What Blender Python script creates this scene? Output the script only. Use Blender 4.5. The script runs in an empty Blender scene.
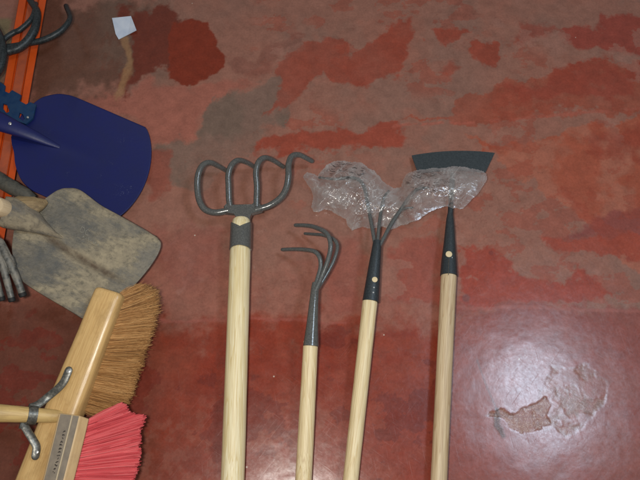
import bpy, math, random
import numpy as np
from mathutils import Vector, Matrix
from mathutils.geometry import tessellate_polygon

R = math.radians
random.seed(7)
rng = np.random.default_rng(11)
scene = bpy.context.scene
COL = scene.collection

# ------------------------------------------------------------------ camera
TH = R(22.0); FPX = 690.0; DIST = 1.276
CAM = Vector((0, -DIST * math.sin(TH), DIST * math.cos(TH)))
RT = Vector((1, 0, 0)); UP = Vector((0, math.cos(TH), math.sin(TH))); BK = Vector((0, -math.sin(TH), math.cos(TH)))
cd = bpy.data.cameras.new('camera'); cam = bpy.data.objects.new('camera', cd); COL.objects.link(cam)
cam.location = CAM; cam.rotation_euler = (TH, 0, 0)
cd.sensor_width = 36; cd.lens = 36 * FPX / 640; cd.clip_start = 0.01; cd.clip_end = 100
scene.camera = cam


def at(px, py, z=0.0):
    """point of the place at height z seen at photo position (px, py)"""
    d = RT * ((px - 320) / FPX) + UP * (-(py - 240) / FPX) - BK
    return CAM + d * ((z - CAM.z) / d.z)


def mpp(px, py, z=0.0):
    """metres per photo pixel there"""
    return (CAM - at(px, py, z)).dot(BK) / FPX


# ------------------------------------------------------------------ object helpers
W = {}


def thing(name, label, cat, loc, group=None):
    o = bpy.data.objects.new(name, None); COL.objects.link(o)
    o.empty_display_size = 0.03
    o.location = loc; W[o.name] = Matrix.Translation(loc)
    o['label'] = label; o['category'] = cat
    if group: o['group'] = group
    return o


def emit(name, verts, faces, mat, parent=None, M=None, smooth=35, label=None):
    if M is None:
        c = Vector((0, 0, 0))
        for v in verts: c += Vector(v)
        M = Matrix.Translation(c / len(verts))
    Mi = M.inverted()
    me = bpy.data.meshes.new(name)
    me.from_pydata([Mi @ Vector(v) for v in verts], [], faces)
    me.validate(); me.update()
    me.materials.append(mat)
    if smooth:
        me.shade_smooth(); me.set_sharp_from_angle(angle=R(smooth))
    o = bpy.data.objects.new(name, me); COL.objects.link(o)
    W[o.name] = M
    if parent:
        o.parent = parent
        o.matrix_local = W[parent.name].inverted() @ M
    else:
        o.matrix_world = M
    if label: o['label'] = label
    return o


def tag(o, label, cat, group=None):
    o['label'] = label; o['category'] = cat
    if group: o['group'] = group
    return o


class MB:
    def __init__(s): s.v = []; s.f = []

    def add(s, vs, fs):
        n = len(s.v); s.v += [Vector(v) for v in vs]; s.f += [tuple(i + n for i in f) for f in fs]

    def rings(s, rings, cap0=True, cap1=True):
        k = len(rings[0]); vs = [p for r in rings for p in r]; fs = []
        for i in range(len(rings) - 1):
            for j in range(k):
                a = i * k + j; b = i * k + (j + 1) % k
                fs.append((a, b, b + k, a + k))
        if cap0: fs.append(tuple(range(k - 1, -1, -1)))
        if cap1: fs.append(tuple(range((len(rings) - 1) * k, len(rings) * k)))
        s.add(vs, fs)

    def tube(s, pts, rad, seg=14, flat=1.0, round_end=False):
        pts = [Vector(p) for p in pts]
        if not isinstance(rad, (list, tuple)): rad = [rad] * len(pts)
        rad = list(rad)
        if round_end:
            d = (pts[-1] - pts[-2]).normalized(); r = rad[-1]; e = pts[-1]
            for a in (30, 60, 80):
                pts.append(e + d * r * math.sin(R(a))); rad.append(r * math.cos(R(a)))
        rs = []; prev = None
        for i, p in enumerate(pts):
            t = (pts[min(i + 1, len(pts) - 1)] - pts[max(i - 1, 0)]).normalized()
            if prev is None:
                u = Vector((0, 0, 1)) - t * t.z
                if u.length < 0.05: u = Vector((1, 0, 0)) - t * t.x
            else:
                u = prev - t * prev.dot(t)
            u.normalize(); prev = u; w = t.cross(u)
            rs.append([p + (u * math.cos(a) * flat + w * math.sin(a)) * rad[i] for a in [2 * math.pi * j / seg for j in range(seg)]])
        s.rings(rs)

    def prism(s, poly, thick, holes=()):
        """poly: list of world points (top face); extruded straight down by thick"""
        loops = [[Vector(p) for p in poly]] + [[Vector(p) for p in h] for h in holes]
        allp = [p for l in loops for p in l]; n = len(allp)
        tri = tessellate_polygon(loops)
        vs = allp + [p - Vector((0, 0, thick)) for p in allp]
        fs = []
        for t in tri:
            a, b, c = t
            nn = (allp[b] - allp[a]).cross(allp[c] - allp[a])
            if nn.z < 0: a, c = c, a
            fs.append((a, b, c)); fs.append((c + n, b + n, a + n))
        o = 0
        for l in loops:
            k = len(l)
            for j in range(k):
                fs.append((o + j, o + j + n, o + (j + 1) % k + n, o + (j + 1) % k))
            o += k
        s.add(vs, fs)

    def emit(s, *a, **k): return emit(a[0], s.v, s.f, *a[1:], **k)


def smooth_path(pts, n=6):
    """Catmull-Rom through the points"""
    P = [Vector(p) for p in pts]; P = [P[0] * 2 - P[1]] + P + [P[-1] * 2 - P[-2]]
    out = []
    for i in range(1, len(P) - 2):
        for k in range(n):
            t = k / n
            out.append(0.5 * ((2 * P[i]) + (P[i + 1] - P[i - 1]) * t + (2 * P[i - 1] - 5 * P[i] + 4 * P[i + 1] - P[i + 2]) * t * t
                              + (3 * P[i] - P[i - 1] - 3 * P[i + 1] + P[i + 2]) * t ** 3))
    out.append(P[-2])
    return out


def frame_z(a, b):
    """matrix at a with Z along a->b"""
    z = (Vector(b) - Vector(a)).normalized(); x = Vector((0, 0, 1)).cross(z)
    if x.length < 1e-4: x = Vector((1, 0, 0))
    x.normalize(); y = z.cross(x)
    return Matrix(((x.x, y.x, z.x, a[0]), (x.y, y.y, z.y, a[1]), (x.z, y.z, z.z, a[2]), (0, 0, 0, 1)))


# ------------------------------------------------------------------ materials
def lin(r, g, b):
    f = lambda c: (c / 255 / 12.92) if c / 255 <= 0.04045 else ((c / 255 + 0.055) / 1.055) ** 2.4
    return (f(r), f(g), f(b), 1.0)


class NT:
    def __init__(s, name):
        s.m = bpy.data.materials.new(name); s.m.use_nodes = True
        s.t = s.m.node_tree; s.t.nodes.clear()
        s.out = s.n('ShaderNodeOutputMaterial'); s.p = s.n('ShaderNodeBsdfPrincipled')
        s.l(s.p.outputs[0], s.out.inputs['Surface'])

    def n(s, ty, **k):
        nd = s.t.nodes.new(ty)
        for a, b in k.items(): setattr(nd, a, b)
        return nd

    def l(s, a, b): s.t.links.new(a, b)

    def set(s, **k):
        for a, b in k.items(): s.p.inputs[a.replace('_', ' ')].default_value = b
        return s

    def coord(s, scale=(1, 1, 1), out='Object'):
        tc = s.n('ShaderNodeTexCoord'); mp = s.n('ShaderNodeMapping'); mp.inputs['Scale'].default_value = scale
        s.l(tc.outputs[out], mp.inputs['Vector']); return mp.outputs[0]

    def noise(s, vec, scale, detail=4, rough=0.6, dist=0.0):
        nd = s.n('ShaderNodeTexNoise'); nd.inputs['Scale'].default_value = scale
        nd.inputs['Detail'].default_value = detail; nd.inputs['Roughness'].default_value = rough
        nd.inputs['Distortion'].default_value = dist
        s.l(vec, nd.inputs['Vector']); return nd.outputs['Fac']

    def ramp(s, fac, stops, interp='LINEAR'):
        nd = s.n('ShaderNodeValToRGB'); nd.color_ramp.interpolation = interp
        e = nd.color_ramp.elements
        while len(e) < len(stops): e.new(0.5)
        for i, (p, c) in enumerate(stops):
            e[i].position = p; e[i].color = c if isinstance(c, tuple) else (c, c, c, 1)
        s.l(fac, nd.inputs[0]); return nd.outputs[0]

    def mix(s, fac, a, b, mode='MIX'):
        nd = s.n('ShaderNodeMix', data_type='RGBA', blend_type=mode)
        for v, i in ((fac, 0), (a, 6), (b, 7)):
            if hasattr(v, 'is_linked'): s.l(v, nd.inputs[i])
            else: nd.inputs[i].default_value = v
        return nd.outputs[2]

    def math(s, op, a, b=0.0, clamp=False):
        nd = s.n('ShaderNodeMath', operation=op, use_clamp=clamp)
        for v, i in ((a, 0), (b, 1)):
            if hasattr(v, 'is_linked'): s.l(v, nd.inputs[i])
            else: nd.inputs[i].default_value = v
        return nd.outputs[0]

    def bump(s, h, dist, strength=1.0, prev=None):
        nd = s.n('ShaderNodeBump'); nd.inputs['Distance'].default_value = dist; nd.inputs['Strength'].default_value = strength
        s.l(h, nd.inputs['Height'])
        if prev is not None: s.l(prev, nd.inputs['Normal'])
        s.l(nd.outputs[0], s.p.inputs['Normal']); return nd.outputs[0]

    def base(s, c): s.l(c, s.p.inputs['Base Color']); return s
    def rough(s, c): s.l(c, s.p.inputs['Roughness']); return s


def wood(name, light, mid, dark, contrast=1.0, rough=0.5, dirt=None):
    k = NT(name)
    info = k.n('ShaderNodeObjectInfo')
    tc = k.n('ShaderNodeTexCoord'); ad = k.n('ShaderNodeVectorMath', operation='ADD')
    sc = k.n('ShaderNodeVectorMath', operation='SCALE'); sc.inputs[3].default_value = 3.0
    cx = k.n('ShaderNodeCombineXYZ')
    for i in range(3): k.l(info.outputs['Random'], cx.inputs[i])
    k.l(cx.outputs[0], sc.inputs[0]); k.l(tc.outputs['Object'], ad.inputs[0]); k.l(sc.outputs[0], ad.inputs[1])
    def mp(s3):
        m = k.n('ShaderNodeMapping'); m.inputs['Scale'].default_value = s3; k.l(ad.outputs[0], m.inputs['Vector']); return m.outputs[0]
    big = k.noise(mp((38, 38, 2.2)), 1.0, 3, 0.5, 1.2)
    rings = k.math('FRACT', k.math('MULTIPLY', big, 9.0))
    rg = k.ramp(rings, [(0.0, 0.0), (0.75, 0.55), (0.93, 1.0), (1.0, 0.1)])
    fine = k.noise(mp((900, 900, 14)), 1.0, 3, 0.6)
    c = k.mix(k.math('MULTIPLY', rg, 0.55 * contrast), light, mid)
    c = k.mix(k.ramp(fine, [(0.45, 0.0), (0.75, 0.55 * contrast)]), c, dark)
    pat = k.noise(mp((9, 9, 3)), 1.0, 3, 0.5)
    c = k.mix(k.ramp(pat, [(0.45, 0.0), (0.75, 0.35)]), c, mid)
    if dirt:
        d = k.noise(mp((30, 30, 22)), 1.0, 6, 0.7)
        c = k.mix(k.ramp(d, [(0.48, 0.0), (0.68, dirt[1])]), c, dirt[0])
    k.base(c); k.set(Roughness=rough)
    k.bump(fine, 0.0003, 0.5)
    return k.m


def metal_paint(name, c1, c2, rough=0.38, metallic=0.35, bumpd=0.0006, scale=420, dust=None):
    k = NT(name); v = k.coord()
    nz = k.noise(v, scale, 2, 0.5)
    c = k.mix(k.ramp(nz, [(0.35, 0.0), (0.65, 1.0)]), c1, c2)
    if dust:
        d = k.noise(v, dust[2], 6, 0.7)
        c = k.mix(k.ramp(d, [(0.42, 0.0), (0.66, dust[1])]), c, dust[0])
        k.rough(k.ramp(d, [(0.4, rough), (0.65, 0.8)]))
    else:
        k.set(Roughness=rough)
    k.base(c); k.set(Metallic=metallic)
    k.bump(nz, bumpd, 0.6)
    return k.m


M_hammer = metal_paint('hammered_grey_paint', lin(78, 79, 77), lin(96, 96, 93), 0.2, 0.15, 0.00022, 420)
M_dark = metal_paint('dark_grey_paint', lin(40, 46, 50), lin(56, 62, 65), 0.45, 0.2, 0.0004, 500)
M_bladegrey = metal_paint('blade_grey_paint', lin(50, 57, 60), lin(60, 67, 70), 0.5, 0.15, 0.0002, 300)
M_tine = metal_paint('grey_tine_paint', lin(82, 84, 83), lin(98, 100, 98), 0.22, 0.2, 0.0002, 420)
M_black = metal_paint('blackish_steel', lin(34, 40, 42), lin(56, 62, 64), 0.45, 0.3, 0.0004, 300)
M_galv = metal_paint('galvanised_steel', lin(92, 92, 88), lin(128, 126, 118), 0.42, 0.7, 0.0004, 260)
M_dusty = metal_paint('dusty_steel', lin(74, 76, 74), lin(108, 108, 104), 0.5, 0.4, 0.0006, 200, (lin(150, 143, 130), 0.8, 60))
M_pipe = metal_paint('dirty_pipe', lin(52, 53, 50), lin(74, 74, 68), 0.6, 0.2, 0.0006, 150, (lin(98, 92, 80), 0.7, 50))
M_bracket = metal_paint('blue_bracket_paint', lin(8, 46, 84), lin(10, 52, 92), 0.45, 0.1, 0.0003, 80, (lin(24, 54, 80), 0.5, 70))
M_wood_pale = wood('pale_wood', lin(234, 223, 188), lin(206, 184, 128), lin(178, 150, 98), 1.5, 0.5)
M_wood_tan = wood('tan_wood', lin(230, 214, 174), lin(204, 178, 126), lin(160, 128, 84), 1.4, 0.5)
M_wood_oak = wood('brownish_wood', lin(212, 192, 156), lin(178, 150, 112), lin(132, 102, 70), 1.5, 0.5)
M_wood_broom = wood('varnished_wood', lin(206, 172, 116), lin(188, 148, 92), lin(142, 102, 56), 1.1, 0.3, (lin(158, 124, 76), 0.6))
M_wood_hand = wood('broom_handle_wood', lin(206, 178, 118), lin(184, 150, 92), lin(130, 98, 58), 1.0, 0.5, (lin(140, 112, 72), 0.4))
M_wood_red = wood('raw_pinkish_wood', lin(196, 168, 124), lin(182, 150, 106), lin(150, 116, 80), 0.8, 0.55, (lin(150, 124, 92), 0.4))
M_wood_dirty = wood('dirty_end_wood', lin(150, 128, 92), lin(120, 96, 62), lin(76, 58, 38), 1.3, 0.75, (lin(84, 72, 54), 0.85))


M_wood_raw = wood('sawn_wood', lin(206, 184, 150), lin(186, 160, 122), lin(140, 112, 78), 0.7, 0.7)


def m_plain(name, c, rough=0.5, metallic=0.0, var=None, scale=40):
    k = NT(name); k.set(Roughness=rough, Metallic=metallic)
    if var:
        v = k.coord(); k.base(k.mix(k.ramp(k.noise(v, scale, 5, 0.6), [(0.35, 0.0), (0.65, 1.0)]), c, var))
    else:
        k.p.inputs['Base Color'].default_value = c
    return k.m


M_orange = m_plain('orange_rack_paint', lin(206, 78, 14), 0.45, 0.0, lin(186, 70, 16), 25)
M_orange_worn = m_plain('worn_orange_paint', lin(178, 84, 48), 0.55, 0.0, lin(150, 74, 50), 30)
M_paper = m_plain('white_paper', lin(206, 212, 222), 0.6, 0.0, lin(184, 194, 210), 30)
M_rivet = m_plain('rivet_hole_wood', lin(210, 190, 150), 0.6)
M_shiny = m_plain('bright_steel', lin(205, 205, 200), 0.3, 0.8)
M_strip = m_plain('grey_brown_strip', lin(120, 110, 98), 0.5, 0.0, lin(138, 126, 110), 60)
M_bead = m_plain('pale_bead', lin(186, 170, 142), 0.5)
M_ink = m_plain('faded_black_ink', lin(64, 58, 54), 0.7)
M_tip_shade = m_plain('tip_shade_black', lin(20, 20, 20), 0.7)
M_stamp = m_plain('stamped_edge', lin(150, 146, 132), 0.6)


def bristle_mat(name, stops, rough=0.55):
    k = NT(name)
    at_ = k.n('ShaderNodeAttribute', attribute_name='tone')
    k.base(k.ramp(at_.outputs['Fac'], stops)); k.set(Roughness=rough); return k.m


M_coco = bristle_mat('coconut_fibre', [(0.0, lin(92, 62, 34)), (0.5, lin(164, 116, 66)), (1.0, lin(208, 164, 108))], 0.6)
M_pink = bristle_mat('red_plastic_bristle', [(0.0, lin(164, 50, 56)), (0.5, lin(208, 84, 88)), (1.0, lin(224, 118, 118))], 0.4)

# blue painted blade with a few scratches
k = NT('blue_blade_paint'); v = k.coord()
c = k.mix(k.ramp(k.noise(v, 18, 5, 0.6), [(0.35, 0.0), (0.7, 1.0)]), lin(17, 25, 84), lin(20, 27, 76))
v2 = k.coord((1, 1, 1)); sc1 = k.noise(v2, 46, 8, 0.75, 2.5)
c = k.mix(k.ramp(sc1, [(0.70, 0.0), (0.76, 0.3)]), c, lin(70, 80, 124))
at_ = k.n('ShaderNodeAttribute', attribute_name='dirt')
c = k.mix(k.math('MULTIPLY', at_.outputs['Fac'], k.ramp(k.noise(v, 110, 6, 0.75, 1.5), [(0.58, 0.0), (0.66, 0.6)])), c, lin(120, 128, 150))
k.base(c); k.set(Roughness=0.42); k.bump(k.noise(v, 150, 4, 0.6), 0.0004, 0.4)
M_blue = k.m

# grey shovel blade: bare steel under dried cement
k = NT('cement_caked_steel'); v = k.coord()
at_ = k.n('ShaderNodeAttribute', attribute_name='dirt')
a2 = k.n('ShaderNodeAttribute', attribute_name='rust')
steel = k.mix(k.ramp(k.noise(v, 35, 6, 0.65), [(0.35, 0.0), (0.65, 1.0)]), lin(80, 81, 80), lin(118, 111, 98))
vs = k.n('ShaderNodeMapping'); tc = k.n('ShaderNodeTexCoord'); vs.inputs['Rotation'].default_value = (0, 0, R(27)); k.l(tc.outputs['Object'], vs.inputs['Vector'])
vs0 = vs; vs = k.n('ShaderNodeMapping'); vs.inputs['Scale'].default_value = (1, 3.2, 1); k.l(vs0.outputs[0], vs.inputs['Vector'])
st = k.noise(vs.outputs[0], 40, 7, 0.7)
cem = k.mix(k.ramp(k.noise(v, 90, 5, 0.6), [(0.35, 0.0), (0.65, 1.0)]), lin(168, 154, 126), lin(142, 130, 108))
f = k.math('ADD', at_.outputs['Fac'], k.math('MULTIPLY', k.math('SUBTRACT', st, 0.5), 1.5))
fm = k.ramp(f, [(0.16, 0.08), (0.44, 0.5), (0.58, 0.85), (0.8, 1.0)])
c = k.mix(k.math('MULTIPLY', fm, 0.85), steel, cem)
c = k.mix(k.ramp(k.noise(v, 120, 6, 0.7), [(0.50, 0.0), (0.66, 0.6)]), c, lin(84, 80, 70))
c = k.mix(k.math('MULTIPLY', a2.outputs['Fac'], k.ramp(k.noise(v, 70, 5, 0.7), [(0.3, 0.3), (0.6, 1.0)])), c, lin(92, 76, 60))
k.base(c); k.rough(k.ramp(fm, [(0.0, 0.5), (1.0, 0.9)])); k.set(Metallic=0.1)
b = k.bump(fm, 0.0012, 0.7); k.bump(k.noise(v, 220, 6, 0.7), 0.0012, 0.6, b)
M_cement = k.m

# clear crumpled film
k = NT('clear_plastic_film')
k.t.nodes.remove(k.p)
tr = k.n('ShaderNodeBsdfTransparent'); tr.inputs[0].default_value = (0.97, 0.97, 0.97, 1)
gl = k.n('ShaderNodeBsdfGlossy'); gl.inputs['Roughness'].default_value = 0.21; gl.inputs[0].default_value = (1, 1, 1, 1)
df0 = k.n('ShaderNodeBsdfDiffuse'); df0.inputs[0].default_value = (0.9, 0.89, 0.87, 1)
tl = k.n('ShaderNodeBsdfTranslucent'); tl.inputs[0].default_value = (0.9, 0.89, 0.87, 1)
df = k.n('ShaderNodeMixShader'); df.inputs[0].default_value = 0.45; k.l(df0.outputs[0], df.inputs[1]); k.l(tl.outputs[0], df.inputs[2])
pr = k.n('ShaderNodeAttribute', attribute_name='print')
fr = k.n('ShaderNodeFresnel'); fr.inputs['IOR'].default_value = 1.5
m1 = k.n('ShaderNodeMixShader'); m2 = k.n('ShaderNodeMixShader'); m3 = k.n('ShaderNodeMixShader')
haze = k.ramp(k.noise(k.coord(), 60, 4, 0.6), [(0.35, 0.04), (0.68, 0.22)])
cw = k.n('ShaderNodeAttribute', attribute_name='crease_streak'); k.l(k.math('ADD', haze, k.math('MULTIPLY', cw.outputs['Fac'], 0.38), True), m1.inputs[0]); k.l(tr.outputs[0], m1.inputs[1]); k.l(df.outputs[0], m1.inputs[2])
k.l(k.math('MINIMUM', k.math('ADD', fr.outputs[0], 0.05), 0.13), m2.inputs[0]); k.l(m1.outputs[0], m2.inputs[1]); k.l(gl.outputs[0], m2.inputs[2])
dk = k.n('ShaderNodeBsdfDiffuse'); dk.inputs[0].default_value = lin(40, 34, 32)
k.l(pr.outputs['Fac'], m3.inputs[0]); k.l(m2.outputs[0], m3.inputs[1]); k.l(dk.outputs[0], m3.inputs[2])
k.l(m3.outputs[0], k.out.inputs['Surface'])
M_film = k.m

# painted floor
k = NT('worn_red_floor_paint'); v = k.coord()
ca = k.n('ShaderNodeAttribute', attribute_name='paint')
ro = k.n('ShaderNodeAttribute', attribute_name='rough')
n1 = k.noise(v, 240, 5, 0.7); n2 = k.noise(v, 45, 6, 0.7)
c = k.mix(1.0, ca.outputs['Color'], k.ramp(n1, [(0.25, 0.84), (0.5, 1.0), (0.75, 1.15)]), 'MULTIPLY')
c = k.mix(1.0, c, k.ramp(n2, [(0.25, 0.82), (0.5, 1.0), (0.75, 1.16)]), 'MULTIPLY')
sp = k.noise(v, 420, 3, 0.5)
c = k.mix(k.ramp(sp, [(0.70, 0.0), (0.76, 0.45)]), c, lin(150, 120, 104))
# scattered pale grit
vo = k.n('ShaderNodeTexVoronoi'); vo.inputs['Scale'].default_value = 26; k.l(v, vo.inputs['Vector'])
dot = k.math('MULTIPLY', k.math('LESS_THAN', vo.outputs['Distance'], 0.034), k.math('GREATER_THAN', k.n('ShaderNodeSeparateColor').outputs[0], 2.0))
sepc = k.n('ShaderNodeSeparateColor'); k.l(vo.outputs['Color'], sepc.inputs[0])
dot = k.math('MULTIPLY', k.math('LESS_THAN', vo.outputs['Distance'], 0.036), k.math('GREATER_THAN', sepc.outputs[0], 0.86))
c = k.mix(k.math('MULTIPLY', dot, 0.8), c, lin(190, 176, 160))
rsp = k.noise(v, 330, 4, 0.75)
c = k.mix(k.math('MULTIPLY', ro.outputs['Fac'], k.ramp(rsp, [(0.52, 0.0), (0.66, 0.7)])), c, lin(196, 168, 150))  # pale specks painted over the peeled patch in place of glints
k.base(c)
v3 = k.coord((1, 1, 1)); r1 = k.noise(v3, 30, 6, 0.7)
# fine scratches
tcx = k.n('ShaderNodeTexCoord'); vv = []
for ang, sc_ in ((35, (22, 700, 1)), (-52, (18, 620, 1)), (80, (16, 640, 1))):
    q0 = k.n('ShaderNodeMapping'); q0.inputs['Rotation'].default_value = (0, 0, R(ang)); k.l(tcx.outputs['Object'], q0.inputs['Vector'])
    q1 = k.n('ShaderNodeMapping'); q1.inputs['Scale'].default_value = sc_; k.l(q0.outputs[0], q1.inputs['Vector']); vv.append(q1)
vs1, vs2, vs3 = vv
s1 = k.noise(vs1.outputs[0], 1, 2, 0.5); s2 = k.noise(vs2.outputs[0], 1, 2, 0.5)
s3 = k.noise(vs3.outputs[0], 1, 2, 0.5)
scr = k.math('MAXIMUM', k.math('MAXIMUM', k.ramp(s1, [(0.64, 0.0), (0.74, 1.0)]), k.ramp(s2, [(0.64, 0.0), (0.74, 1.0)])), k.ramp(s3, [(0.64, 0.0), (0.74, 1.0)]))
rr = k.math('ADD', k.ramp(r1, [(0.3, 0.24), (0.7, 0.34)]), k.math('MULTIPLY', scr, 0.10))
rr = k.math('ADD', rr, k.math('MULTIPLY', ro.outputs['Fac'], 0.06))
k.rough(rr)
b = k.bump(n1, 0.00012, 0.3)
b = k.bump(n2, 0.0004, 0.2, b)
b = k.bump(k.math('MULTIPLY', scr, -1.0), 0.0002, 0.08, b)
k.bump(k.math('MULTIPLY', ro.outputs['Fac'], rsp), 0.0012, 0.7, b)
k.set(Specular_IOR_Level=0.18, Coat_Weight=0.4)
cr = k.math('ADD', k.ramp(k.noise(v, 130, 6, 0.75), [(0.3, 0.10), (0.7, 0.25)]), k.math('MULTIPLY', scr, 0.12)); k.l(cr, k.p.inputs['Coat Roughness'])
k.l(k.math('MULTIPLY', k.ramp(k.noise(v, 60, 7, 0.75), [(0.3, 0.36), (0.7, 0.62)]), k.math('SUBTRACT', 1.0, k.math('MULTIPLY', ro.outputs['Fac'], 0.55), True)), k.p.inputs['Coat Weight'])
cb = k.n('ShaderNodeBump'); cb.inputs['Distance'].default_value = 0.00025; cb.inputs['Strength'].default_value = 0.18
k.l(k.math('ADD', k.math('ADD', k.math('MULTIPLY', scr, -0.28), k.noise(v, 300, 4, 0.7)), k.math('MULTIPLY', ro.outputs['Fac'], k.math('MULTIPLY', rsp, 1.5))), cb.inputs['Height']); k.l(cb.outputs[0], k.p.inputs['Coat Normal'])
M_floor = k.m


# ------------------------------------------------------------------ noise in numpy
_LAT = {}


def vnoise(x, y, seed):
    if seed not in _LAT: _LAT[seed] = np.random.default_rng(seed).random((256, 256))
    T = _LAT[seed]
    xi = np.floor(x).astype(int); yi = np.floor(y).astype(int); fx = x - xi; fy = y - yi
    fx = fx * fx * (3 - 2 * fx); fy = fy * fy * (3 - 2 * fy)
    g = lambda a, b: T[a & 255, b & 255]
    return (g(xi, yi) * (1 - fx) + g(xi + 1, yi) * fx) * (1 - fy) + (g(xi, yi + 1) * (1 - fx) + g(xi + 1, yi + 1) * fx) * fy


def fbm(x, y, seed, octv=5, gain=0.55):
    s = 0; a = 1; t = 0
    for i in range(octv):
        s = s + a * vnoise(x * 2 ** i + 17.3 * i, y * 2 ** i + 9.1 * i, seed + i); t += a; a *= gain
    return s / t


def sstep(a, b, x):
    t = np.clip((x - a) / (b - a), 0, 1); return t * t * (3 - 2 * t)


def sdist(x, y, poly):
    """signed distance to polygon, positive inside"""
    if x.size > 100000 and x.ndim == 2:      # only work near the polygon
        a = np.array(poly); near = (x > a[:, 0].min() - 30) & (x < a[:, 0].max() + 30) & (y > a[:, 1].min() - 30) & (y < a[:, 1].max() + 30)
        out = np.full(x.shape, -99.0)
        if near.any(): out[near] = sdist(x[near], y[near], poly)
        return out
    d = np.full(x.shape, 1e9); ins = np.zeros(x.shape, bool)
    n = len(poly)
    for i in range(n):
        x0, y0 = poly[i]; x1, y1 = poly[(i + 1) % n]
        ex, ey = x1 - x0, y1 - y0
        t = np.clip(((x - x0) * ex + (y - y0) * ey) / (ex * ex + ey * ey + 1e-12), 0, 1)
        d = np.minimum(d, (x - x0 - t * ex) ** 2 + (y - y0 - t * ey) ** 2)
        if y1 != y0:
            c = ((y0 > y) != (y1 > y)) & (x < (x1 - x0) * (y - y0) / (y1 - y0) + x0)
            ins ^= c
    d = np.sqrt(d)
    return np.where(ins, d, -d)


def ldist(x, y, pts):
    d = np.full(x.shape, 1e9)
    for (x0, y0), (x1, y1) in zip(pts[:-1], pts[1:]):
        ex, ey = x1 - x0, y1 - y0
        t = np.clip(((x - x0) * ex + (y - y0) * ey) / (ex * ex + ey * ey + 1e-12), 0, 1)
        d = np.minimum(d, np.hypot(x - x0 - t * ex, y - y0 - t * ey))
    return d


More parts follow.
